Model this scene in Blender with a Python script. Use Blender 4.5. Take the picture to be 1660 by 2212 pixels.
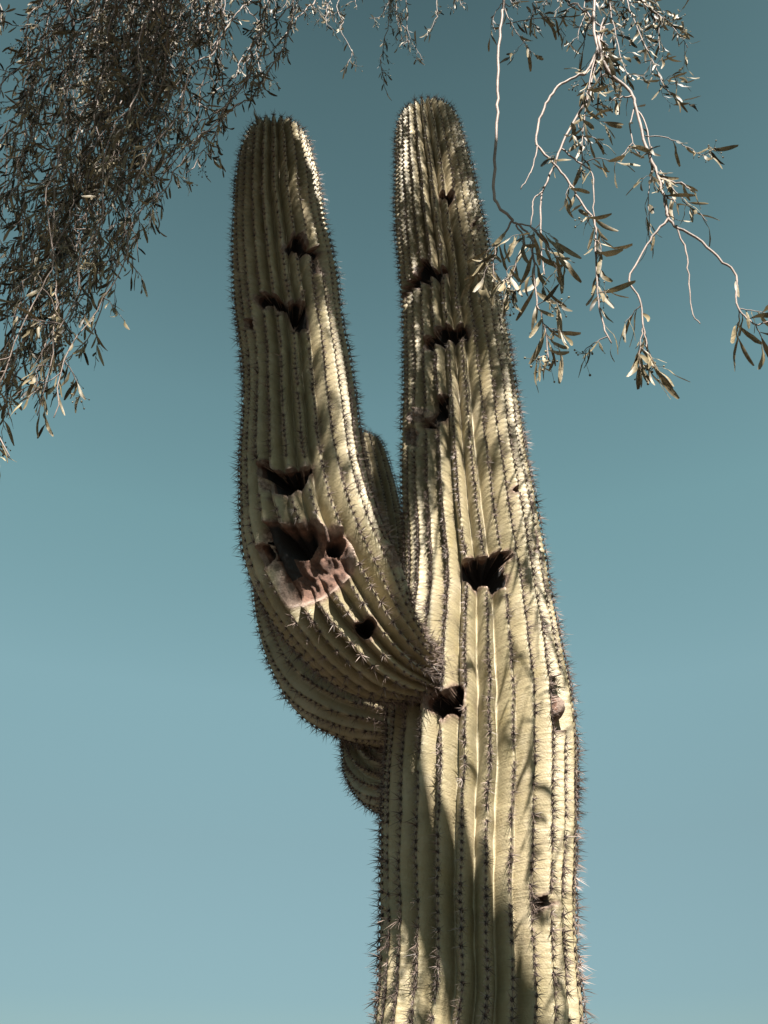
import bpy, math, random
import numpy as np
from mathutils import Vector, Matrix

random.seed(7); rng = np.random.default_rng(7)
for o in list(bpy.data.objects): bpy.data.objects.remove(o)
scene = bpy.context.scene
COL = scene.collection
R_ = math.radians

# ------------------------------------------------------------------ camera
PITCH, VFOV = R_(38), R_(60)
CAM = np.array([0.0, 0.0, 1.6])
cam = bpy.data.cameras.new('camera'); cam_o = bpy.data.objects.new('camera', cam); COL.objects.link(cam_o)
cam_o.location = CAM; cam_o.rotation_euler = (R_(90) + PITCH, 0, 0)
cam.sensor_fit = 'VERTICAL'; cam.sensor_height = 36; cam.lens = 18 / math.tan(VFOV / 2)
cam.clip_start = 0.05; cam.clip_end = 5000
scene.camera = cam_o
scene.render.resolution_x, scene.render.resolution_y = 768, 1024

# ------------------------------------------------------------------ sky, sun, exposure
SUN_EL, SUN_AZ = R_(50), R_(11)           # azimuth: to the right of straight behind the camera
S = np.array([math.sin(SUN_AZ) * math.cos(SUN_EL), -math.cos(SUN_AZ) * math.cos(SUN_EL), math.sin(SUN_EL)])
world = bpy.data.worlds.new('World'); scene.world = world; world.use_nodes = True
wn = world.node_tree.nodes; wl = world.node_tree.links
bg = wn['Background']
sky = wn.new('ShaderNodeTexSky'); sky.sky_type = 'NISHITA'; sky.sun_disc = False
sky.sun_elevation = SUN_EL; sky.sun_rotation = math.pi - SUN_AZ
sky.altitude = 400; sky.air_density = 1.0; sky.dust_density = 0.25; sky.ozone_density = 1.0
tint = wn.new('ShaderNodeMix'); tint.data_type = 'RGBA'; tint.blend_type = 'MULTIPLY'
tint.inputs['Factor'].default_value = 1.0
tint.inputs['B'].default_value = (0.80, 0.92, 0.56, 1)      # the teal cast of the air in the picture, everywhere alike
wl.new(sky.outputs[0], tint.inputs['A']); 
# the air in the picture: pale but not white at the horizon, deep towards the zenith (same all the way round)
wtc = wn.new('ShaderNodeTexCoord'); wsep = wn.new('ShaderNodeSeparateXYZ'); wl.new(wtc.outputs['Generated'], wsep.inputs[0])
wr = wn.new('ShaderNodeValToRGB'); els = wr.color_ramp.elements
els[0].position, els[0].color = 0.0, (.24, .205, .30, 1)
els[1].position, els[1].color = 1.0, (.32, .32, .32, 1)
for p_, c_ in ((.16, (.41, .385, .505)), (.30, (.67, .60, .68)), (.44, (.95, .88, .93)), (.60, (1., 1., 1.)), (.70, (.93, .93, .93)), (.895, (.57, .57, .56)), (.94, (.44, .44, .44))):
    e_ = els.new(p_); e_.color = (*c_, 1)
wl.new(wsep.outputs['Z'], wr.inputs[0])
deep = wn.new('ShaderNodeMix'); deep.data_type = 'RGBA'; deep.blend_type = 'MULTIPLY'; deep.inputs['Factor'].default_value = 1.0
wl.new(tint.outputs['Result'], deep.inputs['A']); wl.new(wr.outputs[0], deep.inputs['B']); wl.new(deep.outputs['Result'], bg.inputs['Color'])
bg.inputs['Strength'].default_value = 0.063
sun = bpy.data.lights.new('sun', 'SUN'); sun.energy = 5.0; sun.angle = R_(0.5); sun.color = (1.0, 0.94, 0.86)
sun_o = bpy.data.objects.new('sun', sun); COL.objects.link(sun_o)
sun_o.rotation_euler = Vector(S).to_track_quat('Z', 'Y').to_euler(); sun_o.location = (3, -4, 14)
vs = scene.view_settings
vs.view_transform = 'Standard'; vs.look = 'None'; vs.gamma = 1.0; vs.use_curve_mapping = False
vs.exposure = 2.0

# ------------------------------------------------------------------ helpers
KPX = math.tan(VFOV / 2) / 1106.0          # tangent per unit of a 1660 x 2212 picture
FW = np.array([0, math.cos(PITCH), math.sin(PITCH)]); UP = np.array([0, -math.sin(PITCH), math.cos(PITCH)])
RT = np.array([1.0, 0, 0])
def at(px, py, Y):
    """world point on the plane y = Y seen at (px, py) from the place the photographer stood"""
    d = FW + RT * ((px - 830) * KPX) + UP * ((1106 - py) * KPX)
    return CAM + d * (Y / d[1])
def proj(P):
    q = np.asarray(P) - CAM
    dep = q @ FW
    return np.stack([830 + (q @ RT) / dep / KPX, 1106 - (q @ UP) / dep / KPX, dep], -1)
def src(ox, oy, f, pts):                    # measured in an enlarged crop -> 1660-wide picture
    return [((ox + x * f) * 0.92222, (oy + y * f) * 0.92222) for x, y in pts]

def mesh_np(name, V, F, mats, fm=None, attrs=None, smooth=True):
    """V (n,3); F list of arrays (m,3) or (m,4)"""
    me = bpy.data.meshes.new(name)
    V = np.ascontiguousarray(V, dtype=np.float32)
    F = [np.asarray(f, dtype=np.int32) for f in F if len(f)]
    me.vertices.add(len(V)); me.vertices.foreach_set('co', V.ravel())
    li = np.concatenate([f.ravel() for f in F]); tot = np.concatenate([np.full(len(f), f.shape[1]) for f in F])
    st = np.concatenate([[0], np.cumsum(tot)[:-1]])
    me.loops.add(len(li)); me.loops.foreach_set('vertex_index', li)
    me.polygons.add(len(tot)); me.polygons.foreach_set('loop_start', st.astype(np.int32))
    me.polygons.foreach_set('loop_total', tot.astype(np.int32))
    if fm is not None: me.polygons.foreach_set('material_index', np.asarray(fm, dtype=np.int32))
    me.polygons.foreach_set('use_smooth', np.full(len(tot), smooth, dtype=bool))
    for m in mats: me.materials.append(m)
    for k, a in (attrs or {}).items():
        at_ = me.attributes.new(k, 'FLOAT', 'POINT'); at_.data.foreach_set('value', np.asarray(a, dtype=np.float32))
    me.update(calc_edges=True)
    return me
def obj(name, me, parent=None, kind=None):
    o = bpy.data.objects.new(name, me); COL.objects.link(o)
    if parent: o.parent = parent
    if kind: o['kind'] = kind
    return o
def thing(name, loc, label, cat):
    o = bpy.data.objects.new(name, None); COL.objects.link(o); o.location = loc
    o['label'] = label; o['category'] = cat
    return o
def unit(v): return v / np.maximum(np.linalg.norm(v, axis=-1, keepdims=True), 1e-9)

_perm = rng.random((64, 64))
def vnoise(x, y):
    """smooth value noise, -1..1"""
    x = np.asarray(x, float); y = np.asarray(y, float)
    xi = np.floor(x).astype(int); yi = np.floor(y).astype(int); fx = x - xi; fy = y - yi
    fx = fx * fx * (3 - 2 * fx); fy = fy * fy * (3 - 2 * fy)
    g = lambda a, b: _perm[a % 64, b % 64]
    return 2 * ((g(xi, yi) * (1 - fx) + g(xi + 1, yi) * fx) * (1 - fy) + (g(xi, yi + 1) * (1 - fx) + g(xi + 1, yi + 1) * fx) * fy) - 1
def catmull(P, n):
    """P (m,k) -> smooth resample, n points per span"""
    P = np.asarray(P, float); Q = np.vstack([2 * P[0] - P[1], P, 2 * P[-1] - P[-2]]); out = []
    t = np.linspace(0, 1, n, endpoint=False)[:, None]
    for i in range(1, len(Q) - 2):
        a, b, c, d = Q[i - 1], Q[i], Q[i + 1], Q[i + 2]
        out.append(.5 * (2 * b + (c - a) * t + (2 * a - 5 * b + 4 * c - d) * t ** 2 + (3 * b - a - 3 * c + d) * t ** 3))
    out.append(P[-1:]); return np.vstack(out)

# ------------------------------------------------------------------ materials
def mat(name):
    m = bpy.data.materials.new(name); m.use_nodes = True
    n = m.node_tree.nodes; return m, n, m.node_tree.links, n['Principled BSDF']
def N(n, t, **kw):
    x = n.new(t)
    for k, v in kw.items(): setattr(x, k, v)
    return x
def ramp(n, stops):
    r = n.new('ShaderNodeValToRGB'); e = r.color_ramp.elements
    e[0].position, e[0].color = stops[0][0], (*stops[0][1], 1); e[1].position, e[1].color = stops[-1][0], (*stops[-1][1], 1)
    for p, c in stops[1:-1]: x = e.new(p); x.color = (*c, 1)
    return r
def mix(n, l, f, a, b, blend='MIX'):
    m = n.new('ShaderNodeMix'); m.data_type = 'RGBA'; m.blend_type = blend
    for s, v in (('Factor', f), ('A', a), ('B', b)):
        if hasattr(v, 'links'): l.new(v, m.inputs[s])
        elif isinstance(v, tuple): m.inputs[s].default_value = (*v, 1)
        else: m.inputs[s].default_value = v
    return m.outputs['Result']
def noise(n, l, vec, scale, detail=4, rough=.6):
    t = n.new('ShaderNodeTexNoise'); t.inputs['Scale'].default_value = scale; t.inputs['Detail'].default_value = detail
    t.inputs['Roughness'].default_value = rough
    if vec is not None: l.new(vec, t.inputs['Vector'])
    return t.outputs['Fac']
def attr(n, name):
    a = n.new('ShaderNodeAttribute'); a.attribute_name = name; return a.outputs['Fac']
def mrange(n, l, v, a, b, c=0., d=1.):
    m = n.new('ShaderNodeMapRange'); l.new(v, m.inputs[0])
    for i, x in enumerate((a, b, c, d)): m.inputs[i + 1].default_value = x
    return m.outputs[0]

def skin_material():
    m, n, l, b = mat('saguaro_skin')
    geo = N(n, 'ShaderNodeTexCoord').outputs['Object']
    comb = N(n, 'ShaderNodeCombineXYZ'); l.new(attr(n, 'along'), comb.inputs[0]); l.new(attr(n, 'around'), comb.inputs[1])
    uv = comb.outputs[0]
    big = noise(n, l, geo, 3.0, 5, .65)
    c = ramp(n, [(.30, (.255, .22, .138)), (.5, (.355, .297, .19)), (.70, (.45, .378, .26))]); l.new(big, c.inputs[0])
    col = c.outputs[0]
    bl = noise(n, l, geo, 9.0, 4, .6)
    col = mix(n, l, mrange(n, l, bl, .55, .68, 0, .45), col, (.50, .44, .34))        # bleached patches
    col = mix(n, l, mrange(n, l, bl, .32, .44, .5, 0), col, (.33, .265, .13))       # yellowed patches
    mp = N(n, 'ShaderNodeMapping'); mp.inputs['Scale'].default_value = (120, 9, 1); l.new(uv, mp.inputs[0])
    wr = noise(n, l, mp.outputs[0], 1.0, 4, .6)                       # fine wrinkles across the ribs
    col = mix(n, l, mrange(n, l, wr, .45, .8, 0, .35), col, (.42, .39, .25))
    rib = attr(n, 'rib')                                              # 0 in the fold, 1 on the crest
    col = mix(n, l, mrange(n, l, rib, .0, .09, .5, 0), col, (.50, .47, .36))     # bleached skin in the folds
    col = mix(n, l, mrange(n, l, rib, .90, 1.0, 0, .55), col, (.22, .17, .11))    # corky line of areoles on the crest
    wth = noise(n, l, geo, 5.5, 6, .72)
    col = mix(n, l, mrange(n, l, wth, .52, .70, 0, .5), col, (.205, .16, .11))       # brown weathering
    sp = noise(n, l, geo, 55, 3, .7)
    col = mix(n, l, mrange(n, l, sp, .62, .75, 0, .45), col, (.16, .13, .08))     # freckles and small scars
    w = attr(n, 'wound')
    wcol = ramp(n, [(.35, (.10, .065, .05)), (.5, (.22, .15, .12)), (.68, (.44, .33, .27))]); l.new(noise(n, l, geo, 60, 4, .7), wcol.inputs[0])
    col = mix(n, l, w, col, wcol.outputs[0])
    col = mix(n, l, 1., col, (.69, .685, .635), 'MULTIPLY')
    l.new(col, b.inputs['Base Color']); b.inputs['Roughness'].default_value = .52
    b.inputs['Specular IOR Level'].default_value = .35
    bp = N(n, 'ShaderNodeBump'); bp.inputs['Strength'].default_value = .42; bp.inputs['Distance'].default_value = .005
    ad = N(n, 'ShaderNodeMath', operation='ADD'); l.new(wr, ad.inputs[0]); l.new(noise(n, l, geo, 140, 3), ad.inputs[1])
    l.new(ad.outputs[0], bp.inputs['Height']); l.new(bp.outputs[0], b.inputs['Normal'])
    return m
def hole_material():
    m, n, l, b = mat('dead_callus_wood_painted_shade')
    geo = N(n, 'ShaderNodeTexCoord').outputs['Object']
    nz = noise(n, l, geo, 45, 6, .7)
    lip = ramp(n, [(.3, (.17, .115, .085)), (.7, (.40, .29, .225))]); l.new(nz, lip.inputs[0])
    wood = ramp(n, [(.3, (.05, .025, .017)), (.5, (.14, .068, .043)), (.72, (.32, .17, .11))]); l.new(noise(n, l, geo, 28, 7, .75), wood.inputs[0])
    inn = ramp(n, [(.3, (.009, .007, .006)), (.7, (.012, .009, .008)), (.85, (.04, .025, .018))]); l.new(nz, inn.inputs[0])  # near-black: the shade deep inside the holes, put into the colour
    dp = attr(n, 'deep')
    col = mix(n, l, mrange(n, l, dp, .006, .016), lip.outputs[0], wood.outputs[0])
    col = mix(n, l, mrange(n, l, dp, .034, .062), col, inn.outputs[0])  # painted shade takes over from the wood with depth
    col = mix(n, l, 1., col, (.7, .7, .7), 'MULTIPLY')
    l.new(col, b.inputs['Base Color']); b.inputs['Roughness'].default_value = .85
    bp = N(n, 'ShaderNodeBump'); bp.inputs['Strength'].default_value = .8; bp.inputs['Distance'].default_value = .012
    l.new(noise(n, l, geo, 70, 6, .75), bp.inputs['Height']); l.new(bp.outputs[0], b.inputs['Normal'])
    return m
def simple(name, c0, c1, scale, rough=.7, trans=0., bump=.0):
    m, n, l, b = mat(name)
    geo = N(n, 'ShaderNodeNewGeometry')
    tc = N(n, 'ShaderNodeTexCoord').outputs['Object']
    r = ramp(n, [(.3, tuple(x * .7 for x in c0)), (.7, tuple(x * .7 for x in c1))])
    nz = noise(n, l, tc, scale, 4, .65)
    ad = N(n, 'ShaderNodeMath', operation='MULTIPLY_ADD'); l.new(geo.outputs['Random Per Island'], ad.inputs[0])
    ad.inputs[1].default_value = .55; l.new(nz, ad.inputs[2])
    sb = N(n, 'ShaderNodeMath', operation='SUBTRACT'); l.new(ad.outputs[0], sb.inputs[0]); sb.inputs[1].default_value = .27
    l.new(sb.outputs[0], r.inputs[0]); l.new(r.outputs[0], b.inputs['Base Color'])
    b.inputs['Roughness'].default_value = rough; b.inputs['Specular IOR Level'].default_value = .28
    if bump:
        bp = N(n, 'ShaderNodeBump'); bp.inputs['Strength'].default_value = bump; bp.inputs['Distance'].default_value = .004
        l.new(noise(n, l, tc, scale * 6, 5, .7), bp.inputs['Height']); l.new(bp.outputs[0], b.inputs['Normal'])
    if trans:
        tr = N(n, 'ShaderNodeBsdfTranslucent'); l.new(r.outputs[0], tr.inputs[0])
        ms = N(n, 'ShaderNodeMixShader'); ms.inputs[0].default_value = trans
        l.new(b.outputs[0], ms.inputs[1]); l.new(tr.outputs[0], ms.inputs[2]); l.new(ms.outputs[0], n['Material Output'].inputs[0])
    return m
M_SKIN = skin_material(); M_HOLE = hole_material()
M_SPINE = simple('spine', (.08, .058, .048), (.32, .24, .20), 12, .5)
M_PAD = simple('areole_felt', (.035, .026, .022), (.10, .075, .06), 40, .95)
M_LEAF = simple('acacia_leaf', (.036, .030, .015), (.30, .24, .135), 9, .55, .06)
M_BARK = simple('acacia_twig_bark', (.10, .072, .06), (.31, .235, .195), 14, .6, 0, .5)
M_POD = simple('acacia_bud', (.10, .085, .05), (.25, .21, .13), 30, .7)
M_LIMB = simple('acacia_limb_bark', (.07, .05, .04), (.19, .145, .115), 9, .85, 0, .9)

# ------------------------------------------------------------------ ground
def ground():
    n = 61; g = np.linspace(-1, 1, n); g = np.sign(g) * np.abs(g) ** 3 * 900
    X, Y = np.meshgrid(g, g, indexing='ij')
    r = np.hypot(X, Y); Z = .03 * vnoise(X * .9, Y * .9) + .6 * vnoise(X * .02, Y * .02) * np.clip(r / 80, 0, 1) - .03
    V = np.stack([X, Y, Z], -1).reshape(-1, 3); i = np.arange((n - 1) ** 2); a = (i // (n - 1)) * n + i % (n - 1)
    F = np.stack([a, a + n, a + n + 1, a + 1], -1)
    m = simple('desert_soil', (.06, .047, .036), (.11, .088, .066), .8, .95, 0, .6)
    obj('ground', mesh_np('ground', V, [F], [m]), kind='structure')
ground()

# ------------------------------------------------------------------ saguaro
class Column:
    def __init__(self, ctrl, nrib, dep, p, lam, base=None, seed=0):
        """ctrl: (px, py, Y, half width) from base to the centre of the dome; base: extra world points (x,y,z,r) in front"""
        P = []
        if base: P += base
        for px, py, Y, hw in ctrl:
            w = at(px, py, Y); d = (w - CAM) @ FW
            P.append((*w, hw * KPX * d * .985))
        Q = catmull(P, 40)
        seg = np.linalg.norm(np.diff(Q[:, :3], axis=0), axis=1); s = np.concatenate([[0], np.cumsum(seg)])
        sd = np.linspace(0, s[-1], 1500)
        C = np.stack([np.interp(sd, s, Q[:, i]) for i in range(3)], -1); R = np.interp(sd, s, Q[:, 3])
        ker = np.ones(25) / 25
        Cp = np.vstack([C[:1]] * 12 + [C] + [C[-1:]] * 12); Rp = np.concatenate([R[:1]] * 12 + [R] + [R[-1:]] * 12)
        C2 = np.stack([np.convolve(Cp[:, i], ker, 'valid') for i in range(3)], -1); C2[0], C2[-1] = C[0], C[-1]; C = C2
        R = np.convolve(Rp, ker, 'valid')
        T = unit(np.gradient(C, axis=0))
        r0 = R[-1]; a = np.linspace(0, R_(89), 80)[1:]
        C = np.vstack([C, C[-1] + T[-1] * (r0 * 1.1 * np.sin(a))[:, None]]); R = np.concatenate([R, r0 * np.cos(a) ** .85])
        sd = np.concatenate([sd, sd[-1] + r0 * 1.05 * a]); T = np.vstack([T, np.repeat(T[-1:], len(a), 0)])
        E = np.zeros_like(T); e = np.array([0, -1.0, 0])
        for i in range(len(T) - 1, -1, -1):
            e = e - T[i] * (e @ T[i]); e /= np.linalg.norm(e); E[i] = e
        self.s, self.C, self.T, self.R, self.E1, self.E2 = sd, C, T, R, E, np.cross(E, T)
        self.L = sd[-1]; self.sdome = sd[1499]; self.n = nrib; self.dep, self.p, self.lam = dep, p, lam; self.seed = seed
        self.phi = np.concatenate([[0], np.cumsum(np.diff(sd) / lam((sd[1:] / self.L)))])
        self.off = rng.random(nrib); self.holes = []
    def ip(self, A, s): return np.stack([np.interp(s, self.s, A[:, i]) for i in range(3)], -1)
    def frame(self, s, th):
        e1, e2 = self.ip(self.E1, s), self.ip(self.E2, s)
        return unit(e1 * np.cos(th)[..., None] + e2 * np.sin(th)[..., None])
    def rib(self, th):
        k = self.n * th / (2 * np.pi); return np.floor(k + .5).astype(int) % self.n, ((k + .5) % 1) * 2 - 1
    def radius(self, s, th, ribs=True):
        R = np.interp(s, self.s, self.R)
        if not ribs: return R
        k, ph = self.rib(th); u = s / self.L; sd = self.seed
        up = np.clip((u - .38) / .4, 0, 1) if self is trunk else np.clip((u - .25) / .5, 0, 1)
        r = R * (1 - self.dep(u) * np.abs(ph) ** self.p(u))
        r = r * (1 + .016 * vnoise(k * 3.7 + sd, s * 2.2) + .012 * vnoise(np.cos(th) * 1.5 + 9 + sd, s * 3.1 + np.sin(th) * 1.5))
        q = np.interp(s, self.s, self.phi) - self.off[k]
        crest = np.exp(-(ph / .42) ** 2)
        r = r + (.0014 + .0052 * up) * crest * np.cos(2 * np.pi * q) * np.clip(R / .12, 0, 1)
        flank = np.clip(1 - np.abs(np.abs(ph) - .55) / .45, 0, 1)                      # chevron wrinkles on the flanks
        r = r + (.0004 + .0024 * up) * flank * np.cos(2 * np.pi * (q * .5 + .35 * np.abs(ph)) + 5 * vnoise(k * 1.3, s * 5)) * np.clip(R / .12, 0, 1)
        return r
    def warp(self, s, th):
        k, _ = self.rib(th)
        fade = np.clip((self.L - s) / .4, 0, 1)
        return (.045 * vnoise(s * 1.7 + self.seed, 3.1) + .018 * vnoise(s * 6 + self.seed, np.cos(th) * 2 + 7)
                + .010 * vnoise(s * 17 + k * 5.3, 2.2 + self.seed)) * fade
    def pos(self, s, th, r, warp=True):
        d = self.frame(s, th + (self.warp(s, th) if warp else 0))
        return self.ip(self.C, s) + d * r[..., None], d
    # holes: outlines carried to the skin (distance round, distance along)
    def map_poly(self, poly, dense=True):
        if not hasattr(self, '_g'):
            ss = np.arange(.0, self.sdome + .1, .006); tt = np.radians(np.arange(-115, 116, .75))
            A, B = np.meshgrid(ss, tt, indexing='ij')
            A, B = A.ravel(), B.ravel(); W, d = self.pos(A, B, self.radius(A, B, False) * .93)
            ok = np.einsum('ij,ij->i', d, CAM - W) > 0
            self._g = (A[ok], B[ok], proj(W[ok])[:, :2])
        A, B, pp = self._g; out = []; poly = np.array(poly, float)
        bb = (pp[:, 0] > poly[:, 0].min() - 25) & (pp[:, 0] < poly[:, 0].max() + 25) & (pp[:, 1] > poly[:, 1].min() - 25) & (pp[:, 1] < poly[:, 1].max() + 25)
        A, B, pp = A[bb], B[bb], pp[bb]
        if dense and len(poly) > 2:
            q = []
            for a, b in zip(poly, np.roll(poly, -1, 0)):
                m = max(1, int(np.hypot(*(b - a)) / 4.5)); q += [a + (b - a) * t / m for t in range(m)]
            poly = np.array(q)
        for x, y in poly:
            i = np.argmin((pp[:, 0] - x) ** 2 + (pp[:, 1] - y) ** 2)
            sl = A[i] + np.linspace(-.12, .12, 81); tl = np.full(81, B[i]); W, _ = self.pos(sl, tl, self.radius(sl, tl)); q = proj(W)   # slide along the rib
            out.append((B[i], sl[np.argmin((q[:, 0] - x) ** 2 + (q[:, 1] - y) ** 2)]))
        out = np.array(out)
        if len(out) > 6: out = .25 * np.roll(out, 1, 0) + .5 * out + .25 * np.roll(out, -1, 0)
        return out
    def add_hole(self, poly, depth, kind='hole', extra=None, wall=.0018, tone=2.6):
        q = self.map_poly(poly); Rm = np.interp(q[:, 1].mean(), self.s, self.R) * .96
        q = np.stack([q[:, 0] * Rm, q[:, 1]], -1)
        q2 = np.empty((len(q) * 2, 2)); nx = np.roll(q, -1, 0); q2[0::2] = .8 * q + .2 * nx; q2[1::2] = .2 * q + .8 * nx
        ex = []
        for (x, y, rx, ry, dd) in (extra or []):                     # deeper pits inside the hole
            c = self.map_poly([(x, y)])[0]; dloc = (self.ip(self.C, np.array([c[1]]))[0] - CAM) @ FW
            ex.append((c[0] * Rm, c[1], rx * KPX * dloc, ry * KPX * dloc, dd))
        self.holes.append(dict(q=q2, Rm=Rm, depth=depth, kind=kind, extra=ex, wall=wall, tone=tone))
    @staticmethod
    def sdf(q, X):
        d2 = np.full(len(X), 1e9); near = np.zeros_like(X); ins = np.zeros(len(X), bool); m = len(q)
        for i in range(m):
            a, b = q[i], q[(i + 1) % m]; ab = b - a; t = np.clip(((X - a) @ ab) / max(ab @ ab, 1e-12), 0, 1)
            c = a + t[:, None] * ab; e = ((X - c) ** 2).sum(1); w = e < d2; d2[w] = e[w]; near[w] = c[w]
            cond = (a[1] > X[:, 1]) != (b[1] > X[:, 1])
            with np.errstate(divide='ignore', invalid='ignore'):
                xi = a[0] + (X[:, 1] - a[1]) * ab[0] / (ab[1] if abs(ab[1]) > 1e-12 else 1e-12)
            ins ^= cond & (X[:, 0] < xi)
        d = np.sqrt(d2); return np.where(ins, -d, d), near
    def build(self, name, root, rows, nf, nb, label=None):
        ths = []
        for k in range(-(self.n // 2), self.n - self.n // 2):
            c = 2 * np.pi * k / self.n; m = nf if math.cos(c) > -.3 else nb
            f = np.arange(m) / m; ths += [2 * np.pi * (k - .5 + x) / self.n for x in f]
        ths = np.array(ths); nt, ns = len(ths), len(rows)
        s, th = [a.ravel() for a in np.meshgrid(rows, ths, indexing='ij')]
        disp = np.zeros(len(s)); wound = np.zeros(len(s)); hid = np.full(len(s), -1); rough = np.zeros(len(s)); tone = np.ones(len(s))
        cell = np.interp(s, rows, np.gradient(rows))
        for hi, h in enumerate(self.holes):
            q = h['q']; lo, hi_ = q.min(0) - .06, q.max(0) + .06
            sel = np.where((th * h['Rm'] > lo[0]) & (th * h['Rm'] < hi_[0]) & (s > lo[1]) & (s < hi_[1]))[0]
            X = np.stack([th[sel] * h['Rm'], s[sel]], -1)
            d, near = self.sdf(q, X)
            if h['kind'] == 'scar':
                v = np.clip(-(d + .004 * vnoise(X[:, 0] * 90, X[:, 1] * 90)) / .012, 0, 1)
                wound[sel] = np.maximum(wound[sel], v)
                disp[sel] += v * (h['depth'] + .008 * vnoise(X[:, 0] * 70, X[:, 1] * 70) + .006 * vnoise(X[:, 0] * 160, X[:, 1] * 160))
                continue
            snap = np.abs(d) < cell[sel] * .48
            th[sel[snap]] = near[snap, 0] / h['Rm']; s[sel[snap]] = near[snap, 1]; d = np.where(snap, 0, d)
            din = np.maximum(-d, 0); dep = np.full(len(d), h['depth'])
            for (ex, ey, rx, ry, dd) in h['extra']:
                e = ((X[:, 0] - ex) / rx) ** 2 + ((X[:, 1] - ey) / ry) ** 2
                dep += (dd - h['depth']) * np.clip((1.15 - e) / .3, 0, 1)
            dep += .014 * vnoise(X[:, 0] * 38, X[:, 1] * 38) + .005 * vnoise(X[:, 0] * 90, X[:, 1] * 90)
            v = dep * (1 - np.exp(-(din / h['wall']) ** 1.3))
            disp[sel] += np.where(din > 0, v, -.005 * np.exp(-(np.maximum(d, 0) / .009) ** 2))
            wound[sel] = np.maximum(wound[sel], np.exp(-(np.maximum(d, 0) / .009) ** 2) * (d < .03))
            hid[sel[(d <= 0)]] = hi
            rough[sel] = np.where(din > 0, v, rough[sel]); tone[sel] = h['tone']
        R = np.interp(s, self.s, self.R)
        r = self.radius(s, th); w_in = np.clip(rough / .06, 0, 1); r = r * (1 - w_in) + R * .93 * w_in; r = np.maximum(r - np.minimum(disp, R * .72), R * .12)
        P, _ = self.pos(s, th, r)
        k, ph = self.rib(th)
        i, j = [a.ravel() for a in np.meshgrid(np.arange(ns - 1), np.arange(nt), indexing='ij')]; j2 = (j + 1) % nt
        F = np.stack([i * nt + j, (i + 1) * nt + j, (i + 1) * nt + j2, i * nt + j2], -1)
        fh = hid[F]; inn = (fh.min(1) >= 0) & (disp[F].max(1) > .004)     # faces inside a mouth
        fold = np.clip((s / self.L - .38) / .12, 0, 1) if self is trunk else np.ones(len(s))
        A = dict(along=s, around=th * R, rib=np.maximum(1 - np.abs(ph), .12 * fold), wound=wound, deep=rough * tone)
        def sub(F, extra_cap=False):
            u, inv = np.unique(F, return_inverse=True); return u, inv.reshape(F.shape)
        u, G = sub(F[~inn])
        o = obj(name, mesh_np(name, P[u], [G], [M_SKIN], attrs={a: A[a][u] for a in ('along', 'around', 'rib', 'wound')}), root)
        if label: o['label'] = label
        for hi, h in enumerate(self.holes):
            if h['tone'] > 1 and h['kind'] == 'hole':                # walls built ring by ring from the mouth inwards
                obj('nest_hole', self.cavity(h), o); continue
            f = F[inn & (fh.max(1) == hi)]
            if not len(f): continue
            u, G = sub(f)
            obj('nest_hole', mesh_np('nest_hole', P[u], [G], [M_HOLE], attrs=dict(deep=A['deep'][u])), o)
        self.obj = o; return o
    def cavity(self, h):
        q = h['q'].copy(); D = min(h['depth'], .6 * h['Rm']); m = len(q)
        fr = [0, .012, .024, .045, max(D * .5, .05), max(D * .85, .06), max(D, .07)]; tn = [0, .005, .03, .08, .1, .1, .1]; V, A = [], []  # tn: how far each ring goes towards the painted shade
        for k, dp in enumerate(fr):
            if k: q = .25 * np.roll(q, 1, 0) + .5 * q + .25 * np.roll(q, -1, 0)
            th, s = q[:, 0] / h['Rm'], q[:, 1]; R = np.interp(s, self.s, self.R); w = min(1, dp / .04)
            d_ = dp + (.012 * vnoise(q[:, 0] * 45, q[:, 1] * 45 + 3 * k) * w if k else -.005)
            sh = 0 if k < 4 else (.05, .25)[k > 4]                    # the back closes in
            if k == 6: sh = .55
            th = th + (th.mean() - th) * sh; s = s + (s.mean() - s) * sh
            P, _ = self.pos(s, th, self.radius(s, th) * (1 - w) + R * .9 * w - d_); V.append(P); A += [tn[k]] * m
        c = V[-1].mean(0); V.append(c[None]); A.append(.1)
        i, j = [a.ravel() for a in np.meshgrid(np.arange(len(fr) - 1), np.arange(m), indexing='ij')]; j2 = (j + 1) % m
        Q = np.stack([i * m + j, i * m + j2, (i + 1) * m + j2, (i + 1) * m + j], -1); b = (len(fr) - 1) * m
        T = np.stack([b + np.arange(m), b + (np.arange(m) + 1) % m, np.full(m, b + m)], -1)
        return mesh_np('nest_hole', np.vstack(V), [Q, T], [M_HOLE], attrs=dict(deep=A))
    def areoles(self):
        out = []
        for k in range(self.n):
            th = 2 * np.pi * k / self.n; th = (th + np.pi) % (2 * np.pi) - np.pi
            q = np.arange(1, int(self.phi[-1])) + self.off[k]; q = q[q < self.phi[-1] - .3]
            s = np.interp(q, self.phi, self.s); t = np.full(len(s), th)
            keep = np.ones(len(s), bool)
            for h in self.holes:
                d, _ = self.sdf(h['q'], np.stack([t * h['Rm'], s], -1)); keep &= d > .012
            keep &= rng.random(len(s)) > .06
            s, t = s[keep], t[keep]
            if not len(s): continue
            P, d = self.pos(s, t, self.radius(s, t))
            P2, _ = self.pos(s + .004, t, self.radius(s + .004, t, False)); P1, _ = self.pos(s - .004, t, self.radius(s - .004, t, False))
            tan = unit(P2 - P1); side = unit(np.cross(tan, d)); nrm = unit(np.cross(side, tan)); nrm *= np.sign((nrm * d).sum(1))[:, None]
            out.append(np.concatenate([P, nrm, tan, side, s[:, None] / self.L], 1))
        return np.vstack(out)

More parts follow.
